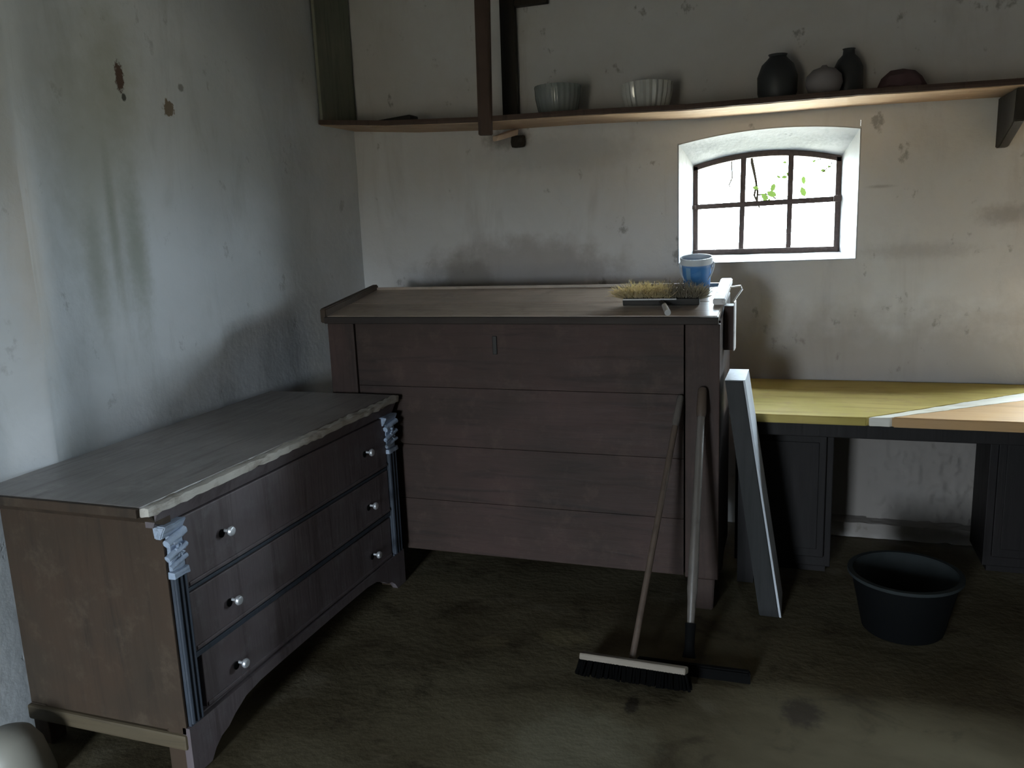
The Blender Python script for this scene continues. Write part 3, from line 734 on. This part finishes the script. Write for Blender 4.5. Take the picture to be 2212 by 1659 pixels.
# ------------------------------------------------------------------ wall shelf with posts
sh = thing('wall_shelf', 'long rough wooden wall shelf with hanging post above the small window', 'shelf', (-0.6, 4.1, 2.06))
def shz(x):
    pts = [(-2.40, 2.138), (-2.0, 2.105), (-1.5, 2.084), (-1.03, 2.079), (-0.5, 2.063), (0.2, 2.066), (0.8, 2.056), (1.3, 2.05)]
    for (a, za), (b_, zb) in zip(pts, pts[1:]):
        if x <= b_: return za + (zb - za) * (x - a) / (b_ - a)
    return 2.05
def plank_x(x0, x1, y0, y1, t, zf, n=60, rag=0.0):
    b = BM(); R = []
    for i in range(n + 1):
        x = x0 + (x1 - x0) * i / n; z = zf(x)
        e = rag * noise.noise(Vector((x * 23, 1, 1))); e2 = rag * noise.noise(Vector((x * 31, 5, 1)))
        R.append([b.verts.new(p_) for p_ in ((x, y0 + e, z + e2 * 0.5), (x, y1, z), (x, y1, z + t), (x, y0 + e * 0.5, z + t), (x, y0 + e - 0.001, z + t / 2))])
    for a, c_ in zip(R, R[1:]):
        for k in range(5): b.faces.new((a[k], a[(k + 1) % 5], c_[(k + 1) % 5], c_[k]))
    b.faces.new(R[0]); b.faces.new(R[-1][::-1])
    return b
put('shelf_board', plank_x(-2.385, 1.15, 3.925, 4.285, 0.026, shz, 90, 0.005), M['shelf'], sh)
o = put('shaded_front_face', plank_x(-2.386, 1.15, 3.912, 3.924, 0.024, lambda x: shz(x) + 0.003, 90, 0.002), M['post'], sh); o['label'] = 'front face of the shelf board, shade put into its dark colour'  # dark strip over the board's front; its shade is in the colour
o = put('hanging_post', (lambda b: (hexa(b, [(-1.494, 3.885, 2.022), (-1.430, 3.885, 2.020), (-1.430, 3.92, 2.020), (-1.494, 3.92, 2.022), (-1.480, 3.885, ZC), (-1.405, 3.885, ZC), (-1.405, 3.92, ZC), (-1.480, 3.92, ZC)], 0.004), b)[1])(BM()), M['post'], sh)
o['label'] = 'reddish brown hanging post in front of the shelf'
o = put('wall_post', (lambda b: (hexa(b, [(-1.488, 4.235, 2.112), (-1.408, 4.235, 2.112), (-1.408, 4.284, 2.112), (-1.488, 4.284, 2.112), (-1.482, 4.235, ZC), (-1.408, 4.235, ZC), (-1.408, 4.284, ZC), (-1.482, 4.284, ZC)], 0.004), b)[1])(BM()), M['post_dark'], sh)
o['label'] = 'blackened post against the wall behind the shelf'
put('cross_bar', Bx(-1.407, -1.235, 4.24, 4.284, 2.672, 2.715, bev=0.006), M['post_dark'], sh)
o = put('end_panel', Bx(-2.390, -2.372, 3.93, 4.284, 2.166, ZC, bev=0.002), M['end_panel'], sh); o['label'] = 'dim greenish end panel against the left wall'  # full-depth dim board covering the left wall above the shelf
b = BM(); hexa(b, [(-1.426, 3.90, 1.990), (-1.404, 3.90, 1.990), (-1.412, 4.25, 2.048), (-1.452, 4.25, 2.048), (-1.426, 3.90, 2.014), (-1.400, 3.90, 2.014), (-1.408, 4.25, 2.078), (-1.452, 4.25, 2.078)], 0.003)
o = put('bearer_stub', b, M['stub'], sh); o['label'] = 'light-coloured broken bearer under the shelf'
b = BM(); box(b, -1.45, -1.385, 4.25, 4.288, 1.985, 2.045, 0.01); subdiv_long(b, 0.02); roughen(b, 0.008, 30); put('wall_socket_block', b, M['post_dark'], sh)
b = BM(); prism(b, [(3.945, 2.052), (4.284, 2.052), (4.284, 1.84), (4.22, 1.84), (3.965, 1.925)], 0, 0.795, 0.835, 0.004); put('bracket', b, M['post_dark'], sh)

# ------------------------------------------------------------------ things on the shelf
def glass_bowl(x, y, z, r, h, label, tall):
    n_ = 24
    wob = lambda a, j: 1 + (0.035 if tall else 0.02) * math.cos(a * n_) * (1 if j in (1, 2, 3, 4, 5, 6) else 0)
    t = thing('glass_bowl', label, 'bowl', (x, y, z), 'pressed glass bowls on the shelf')
    b = BM(); lathe(b, [(0, 0), (r * 0.74, 0), (r * 0.86, h * 0.18), (r * 0.97, h * 0.6), (r, h), (r * 0.95, h), (r * 0.92, h * 0.6), (r * 0.80, h * 0.24), (0, h * 0.12)], (x, y, z), 96, wob)
    put('bowl_body', b, M['bowl_white' if tall else 'bowl_glass'], t, True)
    b = BM()
    for k in range(n_):
        a = 2 * PI * k / n_
        tube(b, [(x + r * 0.80 * math.cos(a), y + r * 0.80 * math.sin(a), z + h * 0.08), (x + r * 1.0 * math.cos(a), y + r * 1.0 * math.sin(a), z + h * 0.97)], 0.006 if tall else 0.004, 6)
    put('flutes', b, M['bowl_white' if tall else 'bowl_glass'], t, True)
    b = BM(); lathe(b, [(r * 0.5, 0.0), (r * 0.72, 0.0), (r * 0.72, 0.008), (r * 0.5, 0.008), (r * 0.5, 0.0)], (x, y, z), 40); put('foot_ring', b, M['bowl_glass'], t)
SZ = lambda x: shz(x) + 0.027
glass_bowl(-1.150, 4.10, SZ(-1.15), 0.112, 0.140, 'clear pressed-glass bowl on the shelf nearest the hanging post', False)
glass_bowl(-0.712, 4.10, SZ(-0.71), 0.118, 0.125, 'whitish fluted glass bowl on the shelf, farther from the hanging post', True)
b = BM(); box(b, -2.14, -1.905, 4.00, 4.10, SZ(-2.02), SZ(-2.02) + 0.030, 0.01)
for v in b.verts:
    if v.co.x < -2.08: v.co.z = SZ(-2.02) + (v.co.z - SZ(-2.02)) * 0.4
tag(put('flat_iron_bar', b, M['metal_dark'], origin=(-2.02, 4.05, SZ(-2.02))), 'flat black object lying at the left end of the shelf', 'tool')
def lathe_thing(name, prof, c, mat, label, cat, sx=1.0, sy=1.0, group=None, lean=0.0):
    b = BM(); lathe(b, prof, (0, 0, 0), 32)
    if lean: bmesh.ops.rotate(b, verts=b.verts, cent=(0, 0, 0), matrix=Matrix.Rotation(lean, 3, 'Y'))
    for v in b.verts: v.co.x *= sx; v.co.y *= sy
    bmesh.ops.translate(b, verts=b.verts, vec=c)
    return tag(put(name, b, mat, None, True, c), label, cat, group)
lathe_thing('stoneware_jug', [(0, 0), (0.075, 0), (0.086, 0.04), (0.088, 0.11), (0.070, 0.16), (0.045, 0.185), (0.036, 0.195), (0.042, 0.205), (0.030, 0.205), (0, 0.19)], (-0.125, 4.12, SZ(-0.12)), M['stoneware'], 'dark rounded jug on the shelf above the window', 'jug')
lathe_thing('pale_gourd', [(0, 0), (0.04, 0.003), (0.066, 0.022), (0.078, 0.055), (0.072, 0.088), (0.048, 0.112), (0.016, 0.122), (0.010, 0.130), (0, 0.130)], (0.072, 4.06, SZ(0.07)), M['ball'], 'pale rounded gourd on the shelf between dark vessels', 'gourd')
lathe_thing('dark_bottle', [(0, 0), (0.06, 0), (0.064, 0.03), (0.062, 0.13), (0.045, 0.165), (0.026, 0.185), (0.024, 0.205), (0.028, 0.21), (0, 0.21)], (0.175, 4.19, SZ(0.17)), M['stoneware'], 'dark squat bottle on the shelf just behind the pale gourd', 'bottle')
b = BM(); lathe(b, [(0, 0), (0.085, 0.0), (0.098, 0.02), (0.082, 0.055), (0.048, 0.082), (0, 0.095)], (0, 0, 0), 28); roughen(b, 0.016, 22); bmesh.ops.translate(b, verts=b.verts, vec=(0.39, 4.10, SZ(0.39)))
for v in b.verts: v.co.z = max(v.co.z, SZ(0.39))
tag(put('crumpled_rag', b, M['dark_red'], None, True, (0.39, 4.10, SZ(0.39))), 'dull reddish crumpled heap on the shelf above the window corner', 'rag')

# ------------------------------------------------------------------ small pail on the chest lid
px_, py_ = -0.422, 3.632
slope = math.atan(0.16)
def tilt(b, c, ang=slope):
    bmesh.ops.rotate(b, verts=b.verts, cent=c, matrix=Matrix.Rotation(ang, 3, 'X'))
pc = (px_, py_, lz(py_) + 0.0015)
pail = thing('small_pail', 'small blue and white plastic pail on the chest lid under the window', 'bucket', pc)
b = BM(); lathe(b, [(0, 0), (0.050, 0), (0.053, 0.003), (0.0635, 0.128), (0.0615, 0.128), (0.0515, 0.006), (0, 0.005)], pc, 40); tilt(b, pc)
put('body', b, M['blue'], pail, True)
b = BM(); lathe(b, [(0.0620, 0.120), (0.0670, 0.120), (0.0680, 0.138), (0.0690, 0.142), (0.0670, 0.147), (0.0630, 0.147), (0.0620, 0.140), (0.0620, 0.120)], pc, 40); tilt(b, pc)
put('rim', b, M['bucket_white'], pail, True)
b = BM(); lathe(b, [(0, 0.098), (0.0590, 0.098), (0.0592, 0.100), (0, 0.101)], pc, 32); tilt(b, pc)
put('contents', b, M['bucket_white'], pail, True)
b = BM()
pts = [(pc[0] + 0.072 * math.cos(a), pc[1] - 0.040 * math.sin(a) - 0.006, pc[2] + 0.120 - 0.095 * math.sin(a)) for a in [PI * k / 16 for k in range(17)]]
tube(b, pts[:1] + [(p_[0], p_[1], p_[2]) for i, p_ in enumerate(pts)][1:], 0.0034, 8)
o = put('bail', b, M['bucket_white'], pail, True); o['label'] = 'white bail hanging down in front'
for s in (-1, 1):
    b = BM(); box(b, pc[0] + s * 0.066 - 0.006, pc[0] + s * 0.066 + 0.006, pc[1] - 0.012, pc[1] + 0.008, pc[2] + 0.100, pc[2] + 0.126, 0.003); put('bail_lug', b, M['bucket_white'], pail)
b = BM()
for i in range(6):
    a0 = math.radians(232 + i * 3.4); a1 = math.radians(232 + (i + 1) * 3.4)
    for (z0, z1) in ((0.060, 0.112),):
        r0 = 0.0535 + (z0 / 0.128) * 0.0105 + 0.0006; r1 = 0.0535 + (z1 / 0.128) * 0.0105 + 0.0006
        b.faces.new([b.verts.new((pc[0] + r * math.cos(a), pc[1] + r * math.sin(a), pc[2] + z_)) for r, a, z_ in ((r0, a0, z0), (r0, a1, z0), (r1, a1, z1), (r1, a0, z1))])
tilt(b, pc)
put('scale_mark', b, simple('faint_scale_strip', (0.20, 0.38, 0.60), 0.5), pail)

# ------------------------------------------------------------------ straw broom head lying on the lid
bh = thing('straw_broom_head', 'loose broom head with yellow straw bristles lying on the chest lid', 'broom head', (-0.53, 3.42, lz(3.42)))
bb = Vector((-0.535, 3.405, lz(3.405)))
b = BM(); box(b, -0.160, 0.150, -0.022, 0.022, 0.003, 0.032, 0.006)
bmesh.ops.rotate(b, verts=b.verts, cent=(0, 0, 0), matrix=Matrix.Rotation(math.radians(2), 3, 'Z') @ Matrix.Rotation(slope, 3, 'X'))
bmesh.ops.translate(b, verts=b.verts, vec=bb)
put('block', b, M['metal_dark'], bh)
b = BM(); box(b, -0.158, 0.060, -0.026, -0.020, 0.028, 0.034, 0.002)
bmesh.ops.rotate(b, verts=b.verts, cent=(0, 0, 0), matrix=Matrix.Rotation(math.radians(2), 3, 'Z') @ Matrix.Rotation(slope, 3, 'X'))
bmesh.ops.translate(b, verts=b.verts, vec=bb); put('lit_edge_strip', b, M['pale_board'], bh)  # pale strip paints the light along the block's edge
for nm, x0, x1, mt, N_ in (('bristles', -0.165, 0.035, 'straw', 620), ('dirty_bristles', 0.03, 0.155, 'straw_dark', 380)):
    b = BM()
    for k in range(N_):
        x = random.uniform(x0, x1); y = random.uniform(-0.012, 0.030)
        p0 = bb + Vector((x, y, 0.026 + y * 0.16))
        side = (-1 if x < 0 else 1) * (abs(x) / 0.16) ** 3
        d = Vector((side * 0.7 + random.gauss(0, 0.40), random.uniform(-0.55, 0.9), random.uniform(0.25, 0.95))).normalized()
        ln = random.uniform(0.035, 0.062)
        p1 = p0 + d * ln; p2 = p1 + (d + Vector((random.gauss(0, 0.5), random.uniform(0.0, 0.6), random.gauss(-0.25, 0.3)))).normalized() * ln * 0.35
        tube(b, [p0, p1, p2], [0.0016, 0.0012, 0.0006], 3, False)
    o = put(nm, b, M[mt], bh); o['kind'] = 'stuff'
b = BM(); tube(b, [(-0.535, 3.375, lz(3.375) + 0.020), (-0.520, 3.330, lz(3.33) + 0.024), (-0.512, 3.31, lz(3.31) + 0.024)], [0.010, 0.011, 0.009], 12); put('ferrule', b, M['metal_dark'], bh, True)
b = BM(); tube(b, [(-0.514, 3.318, lz(3.31) + 0.024), (-0.486, 3.225, lz(3.225) + 0.018)], [0.0105, 0.0125], 14)
put('handle_socket', b, M['metal'], bh, True)

# ------------------------------------------------------------------ leaning plank
lp = thing('leaning_plank', 'grey squared plank leaning against the right end of the feed chest', 'plank', (-0.08, 3.36, 0))
tl, tr_, bl, br_ = -0.270, -0.1935, -0.125, -0.040
b = BM(); hexa(b, [(bl, 3.25, 0.0), (br_ - 0.008, 3.25, 0.0), (br_ - 0.008, 3.49, 0.0), (bl, 3.49, 0.0), (tl, 3.25, 0.967), (tr_ - 0.008, 3.25, 0.967), (tr_ - 0.008, 3.49, 0.967), (tl, 3.49, 0.967)], 0.003)
put('board', b, M['plank'], lp)
b = BM(); hexa(b, [(br_ - 0.008, 3.252, 0.0), (br_, 3.252, 0.0), (br_, 3.488, 0.0), (br_ - 0.008, 3.488, 0.0), (tr_ - 0.008, 3.252, 0.966), (tr_, 3.252, 0.966), (tr_, 3.488, 0.966), (tr_ - 0.008, 3.488, 0.966)], 0.001)
o = put('edge', b, M['plank_cut_lit'], lp); o['label'] = 'right long edge, daylight put into its pale colour'  # pale strip stands for daylight on the plank's right edge
b = BM(); hexa(b, [(tl, 3.25, 0.967), (tr_, 3.25, 0.967), (tr_, 3.49, 0.967), (tl, 3.49, 0.967), (tl, 3.25, 0.970), (tr_, 3.25, 0.970), (tr_, 3.49, 0.970), (tl, 3.49, 0.970)])
o = put('cut_end', b, M['plank_cut_lit'], lp); o['label'] = 'pale sawn top end'

# ------------------------------------------------------------------ broom and floor scraper leaning on the chest
br = thing('push_broom', 'black-bristled push broom with thin handle leaning on the feed chest', 'broom', (-0.52, 2.62, 0))
h0 = Vector((-0.532, 2.665, 0.060)); h1 = Vector((-0.437, 3.232, 0.905))
dv = (h1 - h0)
b = BM(); tube(b, [h0 + dv * t for t in (0, 0.3, 0.6, 0.88)], [0.0115, 0.012, 0.012, 0.012], 12); put('handle', b, M['handle_wood'], br, True)
b = BM(); tube(b, [h0 + dv * t for t in (0.875, 0.90, 0.99, 1.0)], [0.013, 0.015, 0.014, 0.010], 12)
o = put('grip', b, M['handle_grey'], br, True); o['label'] = 'greyish upper end of the handle'
tl_ = math.radians(24)
mt_ = Matrix.Translation((-0.520, 2.640, 0.068)) @ Matrix.Rotation(math.radians(-1.5), 4, 'Z') @ Matrix.Rotation(-tl_, 4, 'X')
b = BM(); box(b, -0.190, 0.185, -0.035, 0.035, -0.012, 0.012, 0.006, mt_)
o = put('block', b, wood('broom_block_wood', (0.20, 0.17, 0.13), (0.25, 0.21, 0.17), (0.12, 0.10, 0.08), 0, world=True), br); o['label'] = 'pale wooden head block'
b = BM()
for i in range(46):
    for j in range(6):
        x = -0.188 + 0.372 * i / 45 + random.gauss(0, 0.002); y = -0.030 + 0.06 * j / 5
        dx = (x / 0.19) ** 3 * 0.014
        p0 = mt_ @ Vector((x, y, -0.010)); p1 = mt_ @ Vector((x + dx + random.gauss(0, 0.003), y * 1.35 + random.gauss(0, 0.003), -0.062 + random.gauss(0, 0.002)))
        if p1.z < 0.001: p1.z = 0.001
        tube(b, [p0, p1], [0.0042, 0.0052], 5)
o = put('bristles', b, M['bristle_black'], br); o['kind'] = 'stuff'

sc = thing('floor_scraper', 'black floor scraper with thick handle leaning on the feed chest beside the broom', 'floor scraper', (-0.33, 2.74, 0))
h0 = Vector((-0.345, 2.765, 0.045)); h1 = Vector((-0.352, 3.225, 0.940)); dv = h1 - h0
b = BM(); tube(b, [h0 + dv * t for t in (0.10, 0.20, 0.24, 0.5, 0.8, 0.90)], [0.0125, 0.016, 0.0195, 0.0165, 0.0150, 0.0150], 14); put('handle', b, M['handle_grey'], sc, True)
b = BM(); tube(b, [h0 + dv * t for t in (0.885, 0.90, 0.99, 1.0)], [0.017, 0.020, 0.018, 0.014], 14); put('grip', b, M['handle_wood'], sc, True)
b = BM(); tube(b, [h0 + dv * t for t in (0.0, 0.04, 0.12)], [0.024, 0.017, 0.019], 14); put('socket', b, M['black'], sc, True)
b = BM(); hexa(b, [(-0.525, 2.722, 0.018), (-0.132, 2.728, 0.018), (-0.132, 2.752, 0.018), (-0.525, 2.746, 0.018), (-0.525, 2.722, 0.040), (-0.132, 2.728, 0.040), (-0.132, 2.752, 0.040), (-0.525, 2.746, 0.040)], 0.005); put('head_bar', b, M['black'], sc)
b = BM(); hexa(b, [(-0.528, 2.716, 0.0), (-0.130, 2.722, 0.0), (-0.130, 2.728, 0.0), (-0.528, 2.722, 0.0), (-0.528, 2.728, 0.030), (-0.130, 2.734, 0.030), (-0.130, 2.742, 0.030), (-0.528, 2.736, 0.030)]); put('rubber_lip', b, M['black'], sc)

# ------------------------------------------------------------------ black tub in front of the bench
tc = (0.405, 3.285, 0)
tub = thing('black_tub', 'round black tub on the floor in front of the workbench', 'tub', tc)
b = BM(); lathe(b, [(0, 0), (0.140, 0), (0.146, 0.006), (0.190, 0.215), (0.199, 0.217), (0.199, 0.226), (0.186, 0.228)], tc, 48)
put('outer_wall', b, M['tub'], tub, True)
b = BM(); lathe(b, [(0.186, 0.228), (0.181, 0.215), (0.140, 0.020), (0, 0.018)], tc, 48); o = put('inner_wall', b, M['tub_in'], tub, True); o['label'] = 'dusty greyish inside'
b = BM(); lathe(b, [(0.188, 0.222), (0.205, 0.222), (0.205, 0.234), (0.186, 0.234), (0.188, 0.222)], tc, 48); put('rim', b, M['tub_in'], tub, True)

# pale basin, bottom left
b = BM(); bc = (-2.215, 1.60, 0.0)
lathe(b, [(0.112, 0.0), (0.118, 0.004), (0.108, 0.05), (0.094, 0.11), (0.072, 0.150), (0.04, 0.168), (0, 0.172), ], bc, 48)
tag(put('overturned_basin', b, M['enamel'], None, True, bc), 'pale rounded basin on the floor at the near end of the chest of drawers', 'basin')

# ------------------------------------------------------------------ vine outside the window
v = thing('hanging_vine', 'leafy vine with thin brown stems hanging outside the small window', 'vine', (-0.15, 4.98, 2.0))
def stem(pts, r):
    b = BM(); tube(b, pts, [q * 2.0 for q in r], 6); put('stem', b, M['twig'], v)
stem([(-0.30, 4.575, 2.42), (-0.30, 5.0, 2.25), (-0.278, 4.96, 1.90), (-0.262, 4.95, 1.83), (-0.250, 4.96, 1.76), (-0.262, 4.97, 1.70), (-0.235, 4.96, 1.64)], [0.004, 0.004, 0.0035, 0.003, 0.003, 0.003, 0.002])
stem([(-0.29, 4.575, 2.40), (-0.29, 5.0, 2.20), (-0.280, 4.97, 1.88), (-0.258, 4.98, 1.79), (-0.245, 4.99, 1.72), (-0.248, 4.98, 1.66), (-0.232, 4.98, 1.63)], [0.004, 0.004, 0.003, 0.003, 0.003, 0.003, 0.002])
stem([(-0.248, 4.98, 1.70), (-0.20, 4.97, 1.705), (-0.165, 4.97, 1.69), (-0.145, 4.97, 1.675)], [0.003, 0.002, 0.002, 0.002])
stem([(-0.40, 5.0, 2.15), (-0.385, 4.98, 1.80), (-0.40, 4.97, 1.765), (-0.385, 4.97, 1.73)], [0.002, 0.002, 0.002, 0.001])
stem([(0.20, 5.0, 2.1), (0.17, 4.98, 1.86), (0.10, 4.97, 1.88), (0.04, 4.97, 1.87)], [0.002, 0.002, 0.002, 0.001])
stem([(0.16, 5.0, 2.1), (0.14, 4.98, 1.84), (0.11, 4.97, 1.82), (0.09, 4.97, 1.80)], [0.002, 0.0015, 0.0015, 0.001])
def leaf(c, s, a, t):
    b = BM()
    sh_ = [(0, 0), (0.35, 0.28), (0.75, 0.26), (1, 0.0), (0.75, -0.26), (0.35, -0.28)]
    vs = []
    R_ = Matrix.Rotation(a, 3, 'Y') @ Matrix.Rotation(t, 3, 'X')
    top = [b.verts.new(Vector(c) + R_ @ Vector((x * s, 0.04 * s * math.sin(x * 3), z_ * s))) for x, z_ in sh_]
    bot = [b.verts.new(q.co + Vector((0, 0.0006, 0))) for q in top]
    b.faces.new(top); b.faces.new(bot[::-1])
    for i in range(6): b.faces.new((top[i], bot[i], bot[(i + 1) % 6], top[(i + 1) % 6]))
    put('leaf', b, M['leaf'], v)
R2 = random.Random(4)
for (x, z_, s) in ((-0.225, 1.705, 0.030), (-0.195, 1.715, 0.035), (-0.170, 1.712, 0.030), (-0.235, 1.735, 0.022), (-0.215, 1.68, 0.022), (-0.190, 1.655, 0.016), (-0.012, 1.735, 0.034), (0.002, 1.745, 0.028),
                   (-0.095, 1.815, 0.026), (-0.085, 1.79, 0.020), (-0.145, 1.80, 0.016), (0.115, 1.81, 0.018), (0.14, 1.83, 0.014), (-0.09, 1.87, 0.014), (0.06, 1.87, 0.012)):
    leaf((x, 4.96 + R2.uniform(-0.03, 0.03), z_), s * 1.7, R2.uniform(0, 6.28), R2.uniform(-0.8, 0.8))

for o in bpy.data.objects:
    if '_o' in o: del o['_o']
